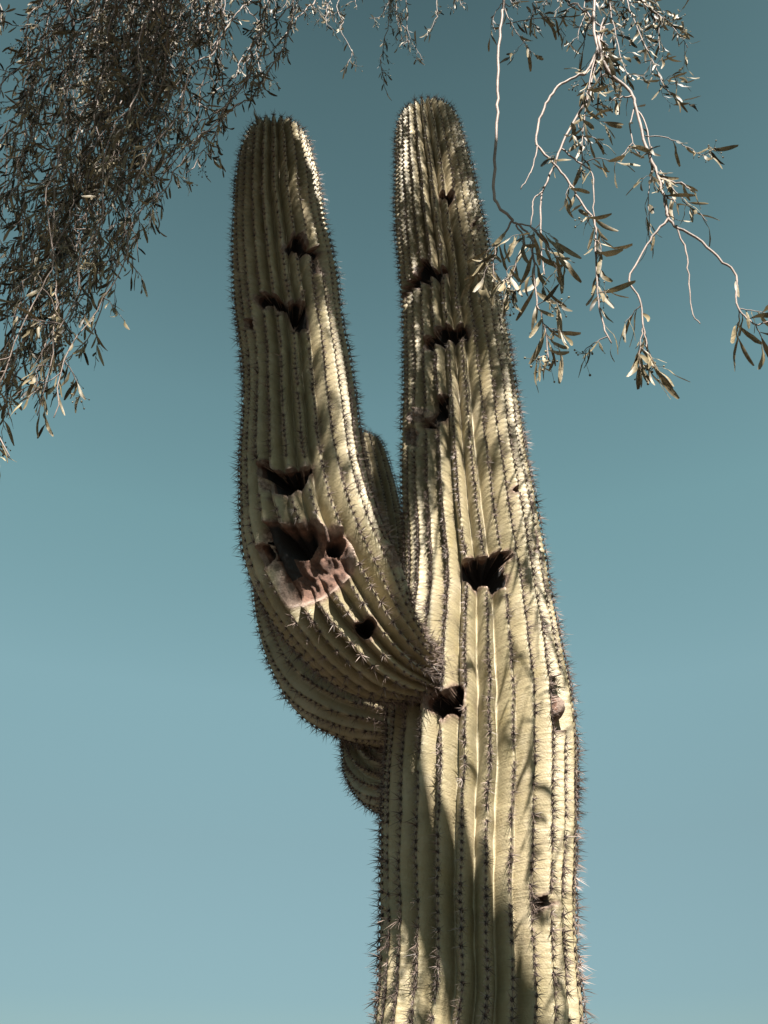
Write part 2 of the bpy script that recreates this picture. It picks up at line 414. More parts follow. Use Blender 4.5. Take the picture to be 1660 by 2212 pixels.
def spine_cluster(nrad, ncen, lrad, lcen, width, r):
    """star of thorns on a felt pad, local axes: z outward, x along the rib upward"""
    V, F, M = [], [], []
    def spine(d, L):
        d = unit(np.array(d)); a = unit(np.cross(d, [.3, .7, .2])); b = np.cross(d, a); i = len(V)
        for q in range(3):
            an = q * 2.094; V.append(a * math.cos(an) * width * .5 + b * math.sin(an) * width * .5 + d * .001)
        mid = d * L * .55 + np.array([-.02, 0, 0]) * L
        for q in range(3):
            an = q * 2.094; V.append(mid + a * math.cos(an) * width * .36 + b * math.sin(an) * width * .36)
        V.append(d * L + np.array([-.07, 0, .0]) * L)
        for q in range(3):
            p = (q + 1) % 3; F.extend([(i + q, i + p, i + 3 + p), (i + q, i + 3 + p, i + 3 + q), (i + 3 + q, i + 3 + p, i + 6)]); M.extend([0] * 3)
    for k in range(nrad):
        an = 2 * math.pi * (k + r.random() * .7) / nrad; tilt = r.uniform(.18, .5)
        spine((math.cos(an), math.sin(an), tilt), lrad * r.uniform(.6, 1.15))
    for k in range(ncen):
        an = r.uniform(0, 6.28); sp = r.uniform(.2, .8)
        spine((math.cos(an) * sp - .15, math.sin(an) * sp, 1), lcen * r.uniform(.55, 1.15))
    i = len(V); w = .0048
    for q in range(6): V.append(np.array([math.cos(q * 1.047) * w * 1.25, math.sin(q * 1.047) * w, -.001]))
    V.append(np.array([0, 0, .0042]))
    for q in range(6): F.append((i + q, i + (q + 1) % 6, i + 6)); M.append(1)
    return np.array(V), np.array(F), np.array(M)

T_lo = 2.0
trunk_ctrl = [(1030, 2300, 230), (1035, 2212, 224), (1033, 2100, 216), (1032, 2000, 211), (1032, 1900, 213), (1034, 1800, 213), (1036, 1700, 212), (1037, 1600, 209),
              (1033, 1500, 200), (1031, 1400, 182), (1029, 1300, 163), (1024, 1200, 154), (1014, 1100, 146), (1003, 1000, 135), (997, 900, 128), (990, 800, 119),
              (980, 700, 110), (965, 600, 103), (951, 500, 96), (940, 400, 87), (929, 310, 74), (926, 290, 70)]
tb = at(1030, 2300, 3.2)
trunk = Column([(a, b, 3.2, c) for a, b, c in trunk_ctrl], 27, lambda u: .20 + .075 * np.clip((u - .2) / .5, 0, 1),
               lambda u: 1.45 + .25 * np.clip((u - .2) / .6, 0, 1), lambda u: .025 + .028 * np.clip((u - .45) / .45, 0, 1),
               base=[(tb[0] + .02, 3.22, -.05, .26), (tb[0] + .01, 3.21, .6, .30), (tb[0], 3.2, 1.2, .315)], seed=3)
arm1 = Column([(990, 1478, 3.12, 60), (935, 1466, 3.03, 66), (888, 1446, 2.94, 76), (812, 1398, 2.82, 120), (745, 1308, 2.76, 150), (684, 1185, 2.72, 155), (657, 1045, 2.72, 139),
               (650, 900, 2.72, 125), (642, 800, 2.72, 118), (627, 700, 2.72, 115), (617, 600, 2.72, 112), (606, 500, 2.72, 101), (600, 400, 2.72, 90), (598, 335, 2.72, 76)],
              25, lambda u: .265 + 0 * u, lambda u: 1.6 + 0 * u, lambda u: .027 + .026 * np.clip((u - .35) / .5, 0, 1), seed=17)
arm2 = Column([(960, 1540, 3.25, 85), (875, 1525, 3.35, 92), (800, 1500, 3.45, 112), (735, 1448, 3.55, 128), (692, 1350, 3.6, 132), (668, 1220, 3.6, 124), (658, 1100, 3.6, 108), (655, 1050, 3.6, 92)],
              20, lambda u: .20 + 0 * u, lambda u: 1.4 + 0 * u, lambda u: .026 + 0 * u, seed=29)
arm3 = Column([(940, 1700, 3.4, 62), (890, 1700, 3.55, 70), (835, 1678, 3.7, 76), (812, 1620, 3.85, 74), (812, 1480, 3.95, 70), (822, 1330, 4.0, 66), (822, 1200, 4.0, 62), (806, 1080, 4.0, 55), (786, 985, 4.0, 48)],
              18, lambda u: .21 + 0 * u, lambda u: 1.4 + 0 * u, lambda u: .024 + 0 * u, seed=41)

cA, cB, cC = (500, 200, .45181), (500, 900, .51205), (750, 1550, .42169)
arm1.add_hole(src(*cA, [(352,848),(378,830),(398,818),(404,775),(430,766),(470,775),(478,815),(505,842),(555,850),(566,870),(562,905),(572,950),(582,985),(572,1000),(558,990),(545,972),(515,975),(510,955),(500,905),(487,882),(470,887),(445,910),(425,880),(405,865),(380,882)]), .14)
arm1.add_hole(src(*cA, [(215,1110),(225,1087),(260,1080),(300,1082),(335,1090),(350,1115),(375,1143),(405,1120),(440,1120),(475,1130),(497,1150),(500,1185),(499,1250),(490,1282),(462,1265),(435,1290),(415,1275),(400,1230),(382,1182),(365,1168),(345,1192),(325,1150),(305,1135),(280,1150),(268,1172),(235,1168)]), .14)
arm1.add_hole(src(*cA, [(172,1215),(200,1205),(222,1215),(222,1262),(200,1275),(178,1258)]), .06)
arm1.add_hole(src(*cB, [(206,372),(225,350),(255,345),(270,380),(285,402),(330,400),(365,388),(410,388),(455,377),(467,395),(455,415),(435,425),(425,460),(410,490),(380,490),(362,520),(335,512),(300,512),(270,490),(255,450),(230,430),(210,400)]), .15)
bx = lambda pts: src(*cB, pts)
p1, p2 = bx([(375, 700)])[0], bx([(580, 748)])[0]
arm1.add_hole(bx([(225,630),(260,626),(300,632),(340,642),(400,640),(430,627),(470,622),(500,650),(560,657),(600,662),(630,690),(636,760),(640,830),(648,862),(620,890),(580,930),(550,952),(500,987),(430,1010),(365,1020),(335,980),(310,920),(298,880),(270,820),(240,740),(225,690)]), .052,
              extra=[(*p1, 46, 42, .16), (*p2, 24, 15, .17)], wall=.026, tone=.7)
arm1.add_hole(bx([(214,735),(232,728),(246,750),(262,790),(268,830),(252,850),(236,835),(226,800),(216,765)]), .035)
arm1.add_hole(bx([(640,1095),(660,1088),(685,1090),(710,1062),(740,1080),(748,1110),(735,1140),(715,1165),(690,1170),(660,1150),(645,1125)]), .12)
arm1.add_hole(bx([(246,530),(262,518),(280,526),(276,542),(256,546)]), .012)
arm1.add_hole(bx([(778,742),(800,742),(842,815),(836,850),(818,830),(800,785)]), .05)
trunk.add_hole(src(*cA, [(1172,562),(1190,546),(1213,568),(1230,545),(1250,560),(1240,610),(1230,634),(1215,610),(1190,605),(1175,590)]), .09)
trunk.add_hole(src(*cA, [(1060,935),(1085,915),(1110,905),(1135,942),(1160,962),(1185,945),(1215,955),(1222,985),(1195,990),(1175,1025),(1150,1010),(1130,1010),(1115,1047),(1100,1035),(1075,1030),(1060,1067),(1030,1065),(1005,1112),(985,1095),(995,1060),(1015,1020),(1050,990)]), .13)
trunk.add_hole(src(*cA, [(1098,1310),(1145,1290),(1150,1265),(1175,1245),(1215,1240),(1250,1264),(1285,1240),(1320,1250),(1332,1290),(1328,1332),(1310,1312),(1290,1312),(1270,1347),(1245,1335),(1220,1328),(1205,1367),(1180,1355),(1150,1360),(1135,1382),(1100,1372),(1085,1345)]), .13)
trunk.add_hole(bx([(1012,75),(1045,50),(1085,45),(1075,85),(1058,100),(1068,130),(1062,175),(1018,190),(1000,210),(965,212),(948,195),(985,165),(1006,140),(1015,110)]), .11)
trunk.add_hole(bx([(1128,822),(1150,802),(1200,796),(1250,790),(1290,775),(1320,755),(1360,765),(1370,795),(1345,820),(1340,850),(1365,880),(1365,912),(1345,962),(1335,940),(1310,937),(1290,962),(1265,967),(1250,930),(1215,927),(1195,952),(1175,915),(1150,908),(1130,905),(1125,870)]), .16)
trunk.add_hole(bx([(985,1430),(1010,1410),(1050,1417),(1075,1395),(1110,1375),(1150,1385),(1157,1420),(1145,1470),(1140,1520),(1120,1537),(1095,1510),(1075,1512),(1060,1547),(1040,1547),(1010,1510),(985,1490),(980,1460)]), .16)
trunk.add_hole(bx([(1368,487),(1376,468),(1390,470),(1398,490),(1388,508),(1374,505)]), .06)
trunk.add_hole(src(*cA, [(1338,722),(1362,694),(1378,700),(1376,738),(1350,744)]), .05)
trunk.add_hole(src(*cC, [(1180,1372),(1195,1320),(1240,1298),(1280,1293),(1272,1340),(1235,1358),(1220,1390),(1200,1417),(1182,1402)]), .10)
trunk.add_hole(src(*cC, [(1272,82),(1330,80),(1336,160),(1325,235),(1340,310),(1365,382),(1312,386),(1298,310),(1290,230),(1275,170)]), .10)
trunk.add_hole(bx([(905,135),(935,108),(985,105),(1005,130),(985,165),(945,190),(905,192),(893,165)]), -.012, 'scar')
trunk.add_hole(bx([(862,215),(900,196),(945,200),(950,250),(945,300),(900,290),(872,262)]), .012, 'scar')
trunk.add_hole(bx([(1440,480),(1470,500),(1492,610),(1455,610)]), .012, 'scar')
trunk.add_hole(bx([(1455,640),(1482,630),(1500,720),(1490,790),(1462,780)]), .016, 'scar')
trunk.add_hole(src(*cC, [(590,145),(620,130),(660,150),(640,185),(600,190),(560,230),(530,215),(545,160)]), -.008, 'scar')
trunk.add_hole(src(*cC, [(1280,1300),(1320,1320),(1322,1370),(1290,1380),(1272,1345)]), .004, 'scar')
arm1.add_hole(bx([(208,372),(200,390),(225,500),(262,505),(262,455),(232,432)]), .006, 'scar')
arm1.add_hole(bx([(268,385),(460,375),(458,350),(300,372)]), -.002, 'scar')
arm1.add_hole(bx([(835,840),(870,885),(885,915),(860,905),(840,870)]), .004, 'scar')

cactus = thing('saguaro_cactus', (trunk.C[0][0], 3.2, 0), 'tall ribbed saguaro cactus with upraised arms and dark nest holes', 'cactus')
def place_root(o):
    o.matrix_parent_inverse = Matrix.Translation(-cactus.location)
rows_t = np.concatenate([np.arange(0, 1.75, .03), np.arange(1.75, trunk.sdome, .0056), np.linspace(trunk.sdome, trunk.L, 46)])
rows_a = np.concatenate([np.arange(0, arm1.sdome, .0058), np.linspace(arm1.sdome, arm1.L, 40)])
place_root(trunk.build('trunk', cactus, rows_t, 14, 6))
place_root(arm1.build('arm', cactus, rows_a, 14, 6, 'thick upraised arm with the large open cavity at its elbow'))
for c, lb in ((arm2, 'shaded arm curving up behind the front arm'), (arm3, 'small far arm low on the back of the trunk')):
    place_root(c.build('arm', cactus, np.concatenate([np.arange(0, c.sdome, .011), np.linspace(c.sdome, c.L, 20)]), 10, 6, lb))

# thorns
VAR = [spine_cluster(11, 4, .021, .034, .0017, random.Random(i)) for i in range(8)]
VLOW = [spine_cluster(7, 2, .018, .024, .0019, random.Random(50 + i)) for i in range(4)]
def place_clusters(col, single=0):
    A = col.areoles(); P, n_, t_, b_ = A[:, 0:3], A[:, 3:6], A[:, 6:9], A[:, 9:12]; u = A[:, 12]
    pr = proj(P); face = np.einsum('ij,ij->i', n_, unit(CAM - P))
    up = np.clip((u - .2) / .5, 0, 1)
    size = (1.38 - .25 * up) * rng.uniform(.6, 1.3, len(P))
    if col is not trunk: size *= .92
    spin = rng.uniform(-.5, .5, len(P))
    ax = t_ * np.cos(spin)[:, None] + b_ * np.sin(spin)[:, None]; ay = np.cross(n_, ax)
    M = np.stack([ax, ay, n_], -1) * size[:, None, None]
    near = np.zeros(len(P), bool)
    if single:
        ok = (face > .1) & (pr[:, 0] > 20) & (pr[:, 0] < 1640) & (pr[:, 1] > 20) & (pr[:, 1] < 2195)
        sc = np.where(ok, size / pr[:, 2], 0); near[np.argsort(-sc)[:single]] = True
        mes = [mesh_np('spine_cluster', v, [f], [M_SPINE, M_PAD], m, smooth=False) for v, f, m in VAR]
        for i in np.where(near)[0]:
            o = obj('spine_cluster', mes[i % 8], col.obj)
            o.matrix_local = Matrix([[*M[i][0], P[i][0]], [*M[i][1], P[i][1]], [*M[i][2], P[i][2]], [0, 0, 0, 1]])
    vis = face > -.35
    VV, FF, MM, base = [], [], [], 0
    for pool, sel0 in ((VAR, vis & ~near), (VLOW, ~vis & ~near)):
        idx = np.where(sel0)[0]
        for q, (v, f, m) in enumerate(pool):
            ii = idx[q::len(pool)]
            if not len(ii): continue
            W = np.einsum('nij,vj->nvi', M[ii], v) + P[ii][:, None]
            VV.append(W.reshape(-1, 3)); FF.append((f[None] + (base + np.arange(len(ii)) * len(v))[:, None, None]).reshape(-1, 3)); MM.append(np.tile(m, len(ii)))
            base += len(ii) * len(v)
    obj('spines', mesh_np('spines', np.vstack(VV), [np.vstack(FF)], [M_SPINE, M_PAD], np.concatenate(MM), smooth=False), col.obj, 'stuff')
place_clusters(trunk, 300)
for c in (arm1, arm2, arm3): place_clusters(c)

# ------------------------------------------------------------------ acacia tree
tree = thing('acacia_tree', (2.3, -1.3, 0), 'willowy acacia tree with strap-shaped leaves and pinkish twigs hanging round the cactus', 'tree')
TREE_INV = Matrix.Translation(-tree.location)
def tube(path, rad, sides=6):
    P = np.asarray(path, float); n = len(P); T = unit(np.gradient(P, axis=0)); e = np.array([.31, .62, .72]); V = []
    for i in range(n):
        e = e - T[i] * (e @ T[i]); e /= np.linalg.norm(e); b = np.cross(T[i], e)
        for q in range(sides):
            an = 2 * math.pi * q / sides; V.append(P[i] + (e * math.cos(an) + b * math.sin(an)) * rad[i])
    V.append(P[-1] + T[-1] * rad[-1])
    F = [(i * sides + q, i * sides + (q + 1) % sides, (i + 1) * sides + (q + 1) % sides, (i + 1) * sides + q) for i in range(n - 1) for q in range(sides)]
    Tn = [((n - 1) * sides + q, (n - 1) * sides + (q + 1) % sides, n * sides) for q in range(sides)]
    return np.array(V), np.array(F), np.array(Tn)
class Wood:
    def __init__(self): self.V, self.Q, self.T, self.n = [], [], [], 0
    def add(self, path, rad, sides=6):
        v, q, t = tube(path, rad, sides); self.V.append(v); self.Q.append(q + self.n); self.T.append(t + self.n); self.n += len(v)
    def build(self, name, m, kind=None):
        o = obj(name, mesh_np(name, np.vstack(self.V), [np.vstack(self.Q), np.vstack(self.T)], [m]), tree, kind)
        o.matrix_parent_inverse = TREE_INV; return o
def kinky(P, n, amp, seed):
    Q = catmull(P, n); r = np.random.default_rng(seed); k = np.linspace(0, 1, len(Q))
    j = r.normal(0, amp, Q.shape); j[0] = 0; return Q + j

def leaf_mesh(curl, sickle, twist, wide, r):
    V, F = [], []; rows = 7
    prof = [.08, .46, .82, .98, 1.0, .92, .45]
    for i in range(rows):
        t = i / (rows - 1); w = wide * prof[i] * .5; x = t
        yc = sickle * (t * t - t * .4); zc = curl * (t ** 2) + .03 * math.sin(t * 7 + r.random())
        an = twist * t; ca, sa = math.cos(an), math.sin(an)
        for k, e in ((-1, .25), (0, 0), (1, .25)):
            dy, dz = k * w, abs(k) * w * e; V.append((x, yc + dy * ca - dz * sa, zc + dy * sa + dz * ca))
    for i in range(rows - 1):
        for k in range(2): a = i * 3 + k; F.append((a, a + 1, a + 4, a + 3))
    return np.array(V), np.array(F)
lr = random.Random(3)
LEAF = [leaf_mesh(lr.uniform(-.35, .35), lr.uniform(-.35, .35), lr.uniform(-1.8, 1.8), lr.uniform(.095, .165), lr) for _ in range(14)]
leaves = []          # (matrix3x3, pos, variant, branch index, wanted as single)
branches = []        # objects
pods = Wood()
trr = random.Random(11)
def add_leaf(p, d, L, bi):
    d = unit(np.array(d)); a = np.array([trr.gauss(0, 1), trr.gauss(0, 1), trr.gauss(0, .4)]); a = unit(a - d * (a @ d)); c = np.cross(d, a)
    leaves.append((np.stack([d, a, c], -1) * L, np.array(p), trr.randrange(14), bi))
def leafy(path, bi, n, L, t0=0., droop=1.0, petiole=0.0):
    """n leaves along path between t0 and its end"""
    P = np.asarray(path); m = len(P)
    for i in range(n):
        t = t0 + (1 - t0) * (i + trr.random()) / n; f = min(t * (m - 1), m - 1.001); k = int(f); p = P[k] + (P[k + 1] - P[k]) * (f - k); tg = unit(P[k + 1] - P[k])
        side = np.array([trr.gauss(0, 1), trr.gauss(0, 1), trr.gauss(0, .5)]); side = unit(side - tg * (side @ tg))
        add_leaf(p, tg * trr.uniform(.2, .9) + side * trr.uniform(.35, .9) + np.array([0, 0, -droop * trr.uniform(.4, 1.5)]), L * trr.uniform(.6, 1.2), bi)
def buds(p, n=9):
    for _ in range(n):
        c = np.array(p) + np.array([trr.gauss(0, .018), trr.gauss(0, .018), trr.gauss(-.012, .02)]); r0 = trr.uniform(.0025, .0042)
        pods.add([np.array(p), c], [.0006, .0006], 3)
        v = []
        a = np.linspace(-1.2, 1.2, 4)
        pods.add([c + np.array([0, 0, math.sin(q) * r0]) for q in a], [max(.4, math.cos(q)) * r0 for q in a], 6)
def side_twigs(w, path, bi, n, length, rad, nl, L, t0=.15):
    P = np.asarray(path); m = len(P)
    for i in range(n):
        t = t0 + (1 - t0) * (i + trr.random()) / n; k = min(int(t * (m - 1)), m - 2); p = P[k]; tg = unit(P[k + 1] - P[k])
        side = np.array([trr.gauss(0, 1), trr.gauss(0, 1), trr.gauss(0, .3)]); side = unit(side - tg * (side @ tg))
        d = unit(tg * trr.uniform(.4, 1) + side); ln = length * trr.uniform(.5, 1.2); q = [p]; cur = np.array(p)
        for s_ in range(4):
            d = unit(d + np.array([trr.gauss(0, .18), trr.gauss(0, .18), -.22])); cur = cur + d * ln / 4; q.append(cur)
        q = kinky(q, 2, ln * .012, trr.randrange(9999)); w.add(q, np.linspace(rad, rad * .45, len(q)), 4)
        leafy(q, bi, nl, L, .1)
        if trr.random() < .3: buds(q[-1])
        elif trr.random() < .6: add_leaf(q[-1], d, L, bi)

# limbs
B = [at(850, 1800, 3.06), at(935, 1880, 2.94), at(1012, 1975, 2.89), at(1072, 2105, 2.88), at(1122, 2245, 2.9)]   # where the limb's shadow crosses the trunk
lm = [b + S * (4.5 + .12 * i) for i, b in enumerate(B)]
main = [np.array(v) for v in ((2.3, -1.3, -.1), (2.25, -1.2, 1.2), (2.0, -.8, 3.0), (1.62, -.1, 4.7))] + lm[::-1] + \
       [np.array(v) for v in ((.05, .92, 7.35), (-.55, 1.3, 8.3), (-1.25, 1.6, 9.0), (-2.1, 1.9, 9.5))]
mr = [.24, .21, .18, .13, .118, .118, .112, .096, .08, .075, .06, .045, .02]
LIMBS = []
def limb(P, rads, name='limb', sides=14):
    w = Wood(); Q = catmull(np.array([[*p, r] for p, r in zip(P, rads)]), 8); w.add(Q[:, :3], Q[:, 3], sides); o = w.build(name, M_LIMB); LIMBS.append(Q); return o
limb(main, mr, 'trunk')
A3 = lambda *v: [np.array(x) for x in v]
limb(A3((1.62, -.1, 4.7), (1.95, .5, 6.2), (1.9, 1.2, 7.6), (1.55, 1.75, 8.8), (1.1, 2.1, 9.8)), [.11, .09, .065, .045, .02])
limb(A3((-.55, 1.3, 8.3), (-1.2, 1.25, 8.15), (-1.9, 1.35, 7.9), (-2.7, 1.5, 7.5)), [.055, .045, .035, .015])
limb(A3((.05, .92, 7.35), (.2, 1.3, 8.3), (.25, 1.8, 9.4), (.2, 2.4, 10.4)), [.06, .045, .035, .015])
limb(A3((1.9, 1.2, 7.6), (2.4, 1.4, 8.2), (2.9, 1.7, 8.5)), [.05, .035, .015])
LP = np.vstack([q[:, :3] for q in LIMBS[1:]] + [LIMBS[0][60:, :3]])
def to_limb(p):
    """path from the nearest limb (above) down to p"""
    d = np.linalg.norm(LP - p, axis=1) + np.where(LP[:, 2] < p[2] + .05, 5, 0); l0 = LP[np.argmin(d)]
    return [l0, l0 * .6 + p * .4 + np.array([0, 0, .12])]

def finish(w):
    branches.append(w.build('branch', M_BARK)); return len(branches) - 1

# the sprays that hang beside the trunk
cF = (1100, 0, .42945)
def traced(pts, Y, r0, r1, n, L, tw=0, t0=0., up=False, dy=0., twl=.16, nl=5, bud=False):
    pp = src(*cF, pts); m = len(pp)
    P = [at(x, y, Y + dy * i / max(m - 1, 1)) for i, (x, y) in enumerate(pp)]
    if up: P = to_limb(P[0]) + P
    Q = kinky(P, 4, .0018, len(branches)); w = Wood(); w.add(Q, np.linspace(r0, r1, len(Q)) * .8, 6)
    bi = len(branches)
    f = (2 / (len(P) - 1)) if up else 0
    leafy(Q, bi, n, L, max(t0, f)) if n else None
    if tw: side_twigs(w, Q, bi, tw, twl, r1 * .7, nl, L, max(t0, f))
    if bud: buds(Q[-1], 10)
    finish(w)
LR = .108
traced([(190,-60),(180,60),(165,200),(155,450),(155,620),(140,870),(135,1060),(175,1140),(235,1200)], 1.6, .008, .0055, 0, LR * .9, up=True)
traced([(235,1200),(200,1265),(150,1340),(130,1420),(135,1540)], 1.6, .0045, .002, 9, LR * .9, 3, .2, dy=.05)
traced([(245,1215),(330,1235),(420,1330),(470,1400),(520,1440)], 1.6, .0035, .0015, 8, LR * .9, 2, .2, dy=-.05)
traced([(235,1200),(255,1230),(300,1310),(270,1400),(230,1500),(150,1560)], 1.6, .004, .0018, 9, LR * .9, 3, .2, dy=.02)
traced([(250,1215),(330,1290),(350,1440),(365,1640),(385,1700),(415,1820),(440,1960)], 1.6, .0045, .002, 16, LR * .9, 6, .25, bud=True)
traced([(675,-80),(685,0),(680,150),(700,260),(735,360),(760,420)], 1.9, .013, .006, 10, LR, 9, .3, up=True)
traced([(700,270),(640,390),(600,410),(500,460),(440,530),(400,610),(375,690),(370,790),(460,890),(540,980),(600,1090),(680,1200),(690,1300),(690,1400),(700,1600),(720,1740),(770,1870)], 1.9, .008, .003, 14, LR, 7, .55, dy=-.1)
traced([(735,150),(700,300),(640,540),(560,680),(500,810),(455,920),(395,1060),(390,1200),(395,1350),(410,1500)], 1.95, .0085, .003, 5, LR, 5, .2, dy=-.1)
traced([(500,810),(590,880),(670,950),(675,1100),(685,1200)], 1.91, .005, .003, 2, LR, 1, .1)
traced([(370,800),(350,900),(320,970),(280,1030)], 1.85, .004, .0025, 0, LR)
traced([(398,1045),(352,1085),(345,1150),(335,1230)], 1.87, .004, .003, 0, LR)
traced([(700,200),(735,340),(800,430),(880,500),(910,600),(950,760),(1000,890),(1040,1010),(1070,1120),(1085,1190)], 1.9, .009, .006, 5, LR, 4, .3, dy=-.12)
traced([(1085,1190),(1000,1290),(945,1380),(870,1530),(930,1630),(945,1760),(965,1850),(970,1930)], 1.78, .0055, .0025, 3, LR, 1, .5)
traced([(945,1790),(935,1850),(925,1950),(935,2010)], 1.78, .003, .0015, 8, LR, 3, .2, twl=.09, bud=True)
traced([(1085,1190),(1140,1240),(1270,1320),(1380,1430),(1455,1500),(1460,1660),(1500,1720),(1560,1770),(1640,1750)], 1.78, .006, .0025, 4, LR, 3, .5, dy=-.05)
traced([(1130,1230),(1180,1370),(1195,1500),(1210,1690),(1255,1770)], 1.78, .0042, .002, 0, LR)
traced([(955,740),(1060,745),(1150,780),(1230,830),(1280,850)], 1.85, .003, .0015, 6, LR, 1, .3, bud=True)
traced([(905,580),(880,680),(890,780),(935,860)], 1.86, .0045, .002, 1, LR)
traced([(890,780),(830,850),(790,890)], 1.86, .003, .0012, 2, LR, 1)
traced([(905,580),(960,680),(990,850)], 1.88, .005, .003, 0, LR)
traced([(1040,930),(1100,1010),(1150,1080),(1220,1140),(1300,1210)], 1.82, .0032, .0015, 7, LR, 2)
traced([(1000,900),(985,1000),(975,1120),(985,1270)], 1.83, .0032, .0015, 6, LR, 3)
traced([(850,-80),(860,0),(900,120),(1000,330),(1050,450),(1110,520)], 2.0, .006, .002, 24, .09, 14, .25, up=True)
traced([(930,-80),(940,0),(1050,100),(1130,170),(1190,260)], 2.1, .006, .002, 24, .09, 13, .3, up=True)
traced([(760,-80),(760,0),(800,200),(850,380),(870,410)], 2.0, .006, .002, 20, .09, 12, .3, up=True)
traced([(735,100),(690,280),(650,480),(640,560),(620,700),(615,860)], 1.9, .0055, .0022, 22, LR, 9, .2)
traced([(1000,-90),(1010,0),(1030,120),(1040,300)], 2.2, .005, .002, 20, .09, 12, .3, up=True)
traced([(660,-60),(640,60),(600,150),(590,220)], 2.2, .005, .002, 8, .075, 5, .3, up=True)
traced([(585,-60),(590,20),(660,90),(740,165)], 1.95, .007, .005, 2, LR, 1, .3, up=True)
traced([(230,-70),(175,20),(130,100),(140,180)], 1.9, .0045, .0015, 3, .07, 2, .4, up=True)
traced([(180,20),(240,150),(300,230),(330,290)], 1.9, .0035, .0015, 5, LR, 2, .3)
traced([(200,130),(360,100),(480,95),(560,120)], 1.95, .003, .0012, 12, LR, 2, .1)
traced([(330,-80),(345,20),(350,100),(345,190)], 2.1, .004, .0015, 9, .08, 3, .4, up=True)
traced([(520,-80),(505,10),(480,50),(435,75)], 2.1, .004, .0015, 5, .08, 2, .4, up=True)

# hanging strands of the rest of the crown
def strand(tip, Y, L, r0=.006, tw=None, nl=6, lean=0., length=None, twl=.17):
    P0 = at(*tip, Y); top = 1.6 + Y * 2.55 + .2
    z = P0[2]; cur = P0.copy(); pts = [cur.copy()]; drift = np.array([trr.gauss(lean, .10), trr.gauss(0, .07)])
    while cur[2] < top:
        st = trr.uniform(.16, .3); cur = cur + np.array([drift[0] * st + trr.gauss(0, .035), drift[1] * st + trr.gauss(0, .03), st]); pts.append(cur.copy())
        drift = drift * .9 + np.array([trr.gauss(0, .05), trr.gauss(0, .04)])
    P = to_limb(pts[-1]) + pts[::-1]
    Q = kinky(P, 4, .004, trr.randrange(99999)); w = Wood(); f = 2 / (len(P) - 1); k0 = int(f * (len(Q) - 1))
    rr = np.linspace(r0, .0018, len(Q)); w.add(Q, rr, 6)
    bi = len(branches); vis = len(pts) * .22
    leafy(Q, bi, int(vis * 13), L, f); side_twigs(w, Q, bi, int((tw or 5.5) * vis) + 2, twl, .0022, nl, L, f)
    finish(w)
def region_strands(boxes, L, **kw):
    for (x0, x1, y0, y1, n, Ya, Yb) in boxes:
        for _ in range(n): strand((trr.uniform(x0, x1), trr.uniform(y0, y1)), trr.uniform(Ya, Yb), L, **kw)
region_strands([(-110, 30, 250, 700, 9, 1.9, 2.4), (-70, 20, 700, 930, 10, 2.0, 2.5), (10, 110, 780, 925, 9, 2.0, 2.4), (-40, 130, 560, 760, 8, 2.0, 2.8), (60, 190, 480, 640, 7, 2.1, 2.8),
                (150, 260, 400, 590, 5, 2.1, 2.7), (-30, 260, 250, 450, 9, 2.0, 2.9), (240, 340, 330, 460, 4, 2.1, 2.6), (270, 380, 180, 330, 5, 2.2, 2.8),
                (60, 330, 120, 250, 5, 2.0, 2.9), (350, 450, 90, 180, 3, 2.3, 2.9)], .076, r0=.0048)
for tip, Y in (((300, 565), 2.1), ((345, 480), 2.1), ((405, 375), 2.2), ((475, 285), 2.3), ((460, 200), 2.4), ((515, 190), 2.6), ((565, 170), 2.6), ((120, 905), 2.0), ((235, 590), 2.1), ((15, 985), 2.0), ((600, 30), 2.9), ((545, 90), 2.7)):
    strand(tip, Y, .074, r0=.0048, tw=4.5)
for tip, Y in (((752, 135), 2.75), ((705, 60), 2.7), ((735, 60), 2.9), ((835, 205), 2.8), ((885, 95), 2.8), ((915, 130), 2.75), ((925, 75), 2.9), ((860, 60), 2.7), ((800, 40), 2.9), ((770, 20), 3.0), ((1000, 15), 2.8), ((1120, 20), 2.6), ((1180, 12), 2.7)):
    strand(tip, Y, .07, r0=.005, tw=4.2, nl=4, twl=.12)

# crown overhead, out of the picture: it shades the left arm and dapples the trunk
crown = Wood(); n_crown0 = len(leaves)
def sunlit(p, dapple):
    """True where a sprig here would shade the parts of the cactus that stand in full sun"""
    q = p + np.array([0, 0, -.18]); g = q - S * ((q[1] - 2.9) / S[1])
    if -.35 < g[0] < 1.0 and g[2] < (4.0 if dapple else 9.5) and g[2] > .6: return True
    g = q - S * ((q[1] - 2.55) / S[1]); i = 500 + np.argmin(np.abs(arm1.C[500:1500, 2] - g[2]))
    g = q - S * ((q[1] - 1.85) / S[1])
    if (.45 < g[0] < 1.7 and 3.0 < g[2] < 6.2 or .1 < g[0] < .5 and 3.0 < g[2] < 4.6) and trr.random() < .88: return True
    g = q - S * ((q[1] - 2.55) / S[1])
    return 3.6 < g[2] < 6.7 and 0. < (g[0] - arm1.C[i, 0]) / arm1.R[i] < 1.9
def sprig(p, L=.085, n=26, ln=.42, dapple=False):
    p = np.array(p)
    if p[1] < 2.4 and sunlit(p, dapple): return
    q = [p]; d = np.array([trr.gauss(0, .5), trr.gauss(0, .5), -.7])
    for _ in range(3): d = unit(d + np.array([trr.gauss(0, .3), trr.gauss(0, .3), -.25])); q.append(q[-1] + d * ln / 3)
    pr = proj(np.array(q) + np.array([0, 0, -.06])); 
    if np.any((pr[:, 2] > 0) & (pr[:, 0] > -60) & (pr[:, 0] < 1720) & (pr[:, 1] > -60) & (pr[:, 1] < 2300)): return
    crown.add(kinky(q, 2, .008, trr.randrange(9999)), np.linspace(.004, .002, 7), 4); leafy(q, -1, n, L, 0)
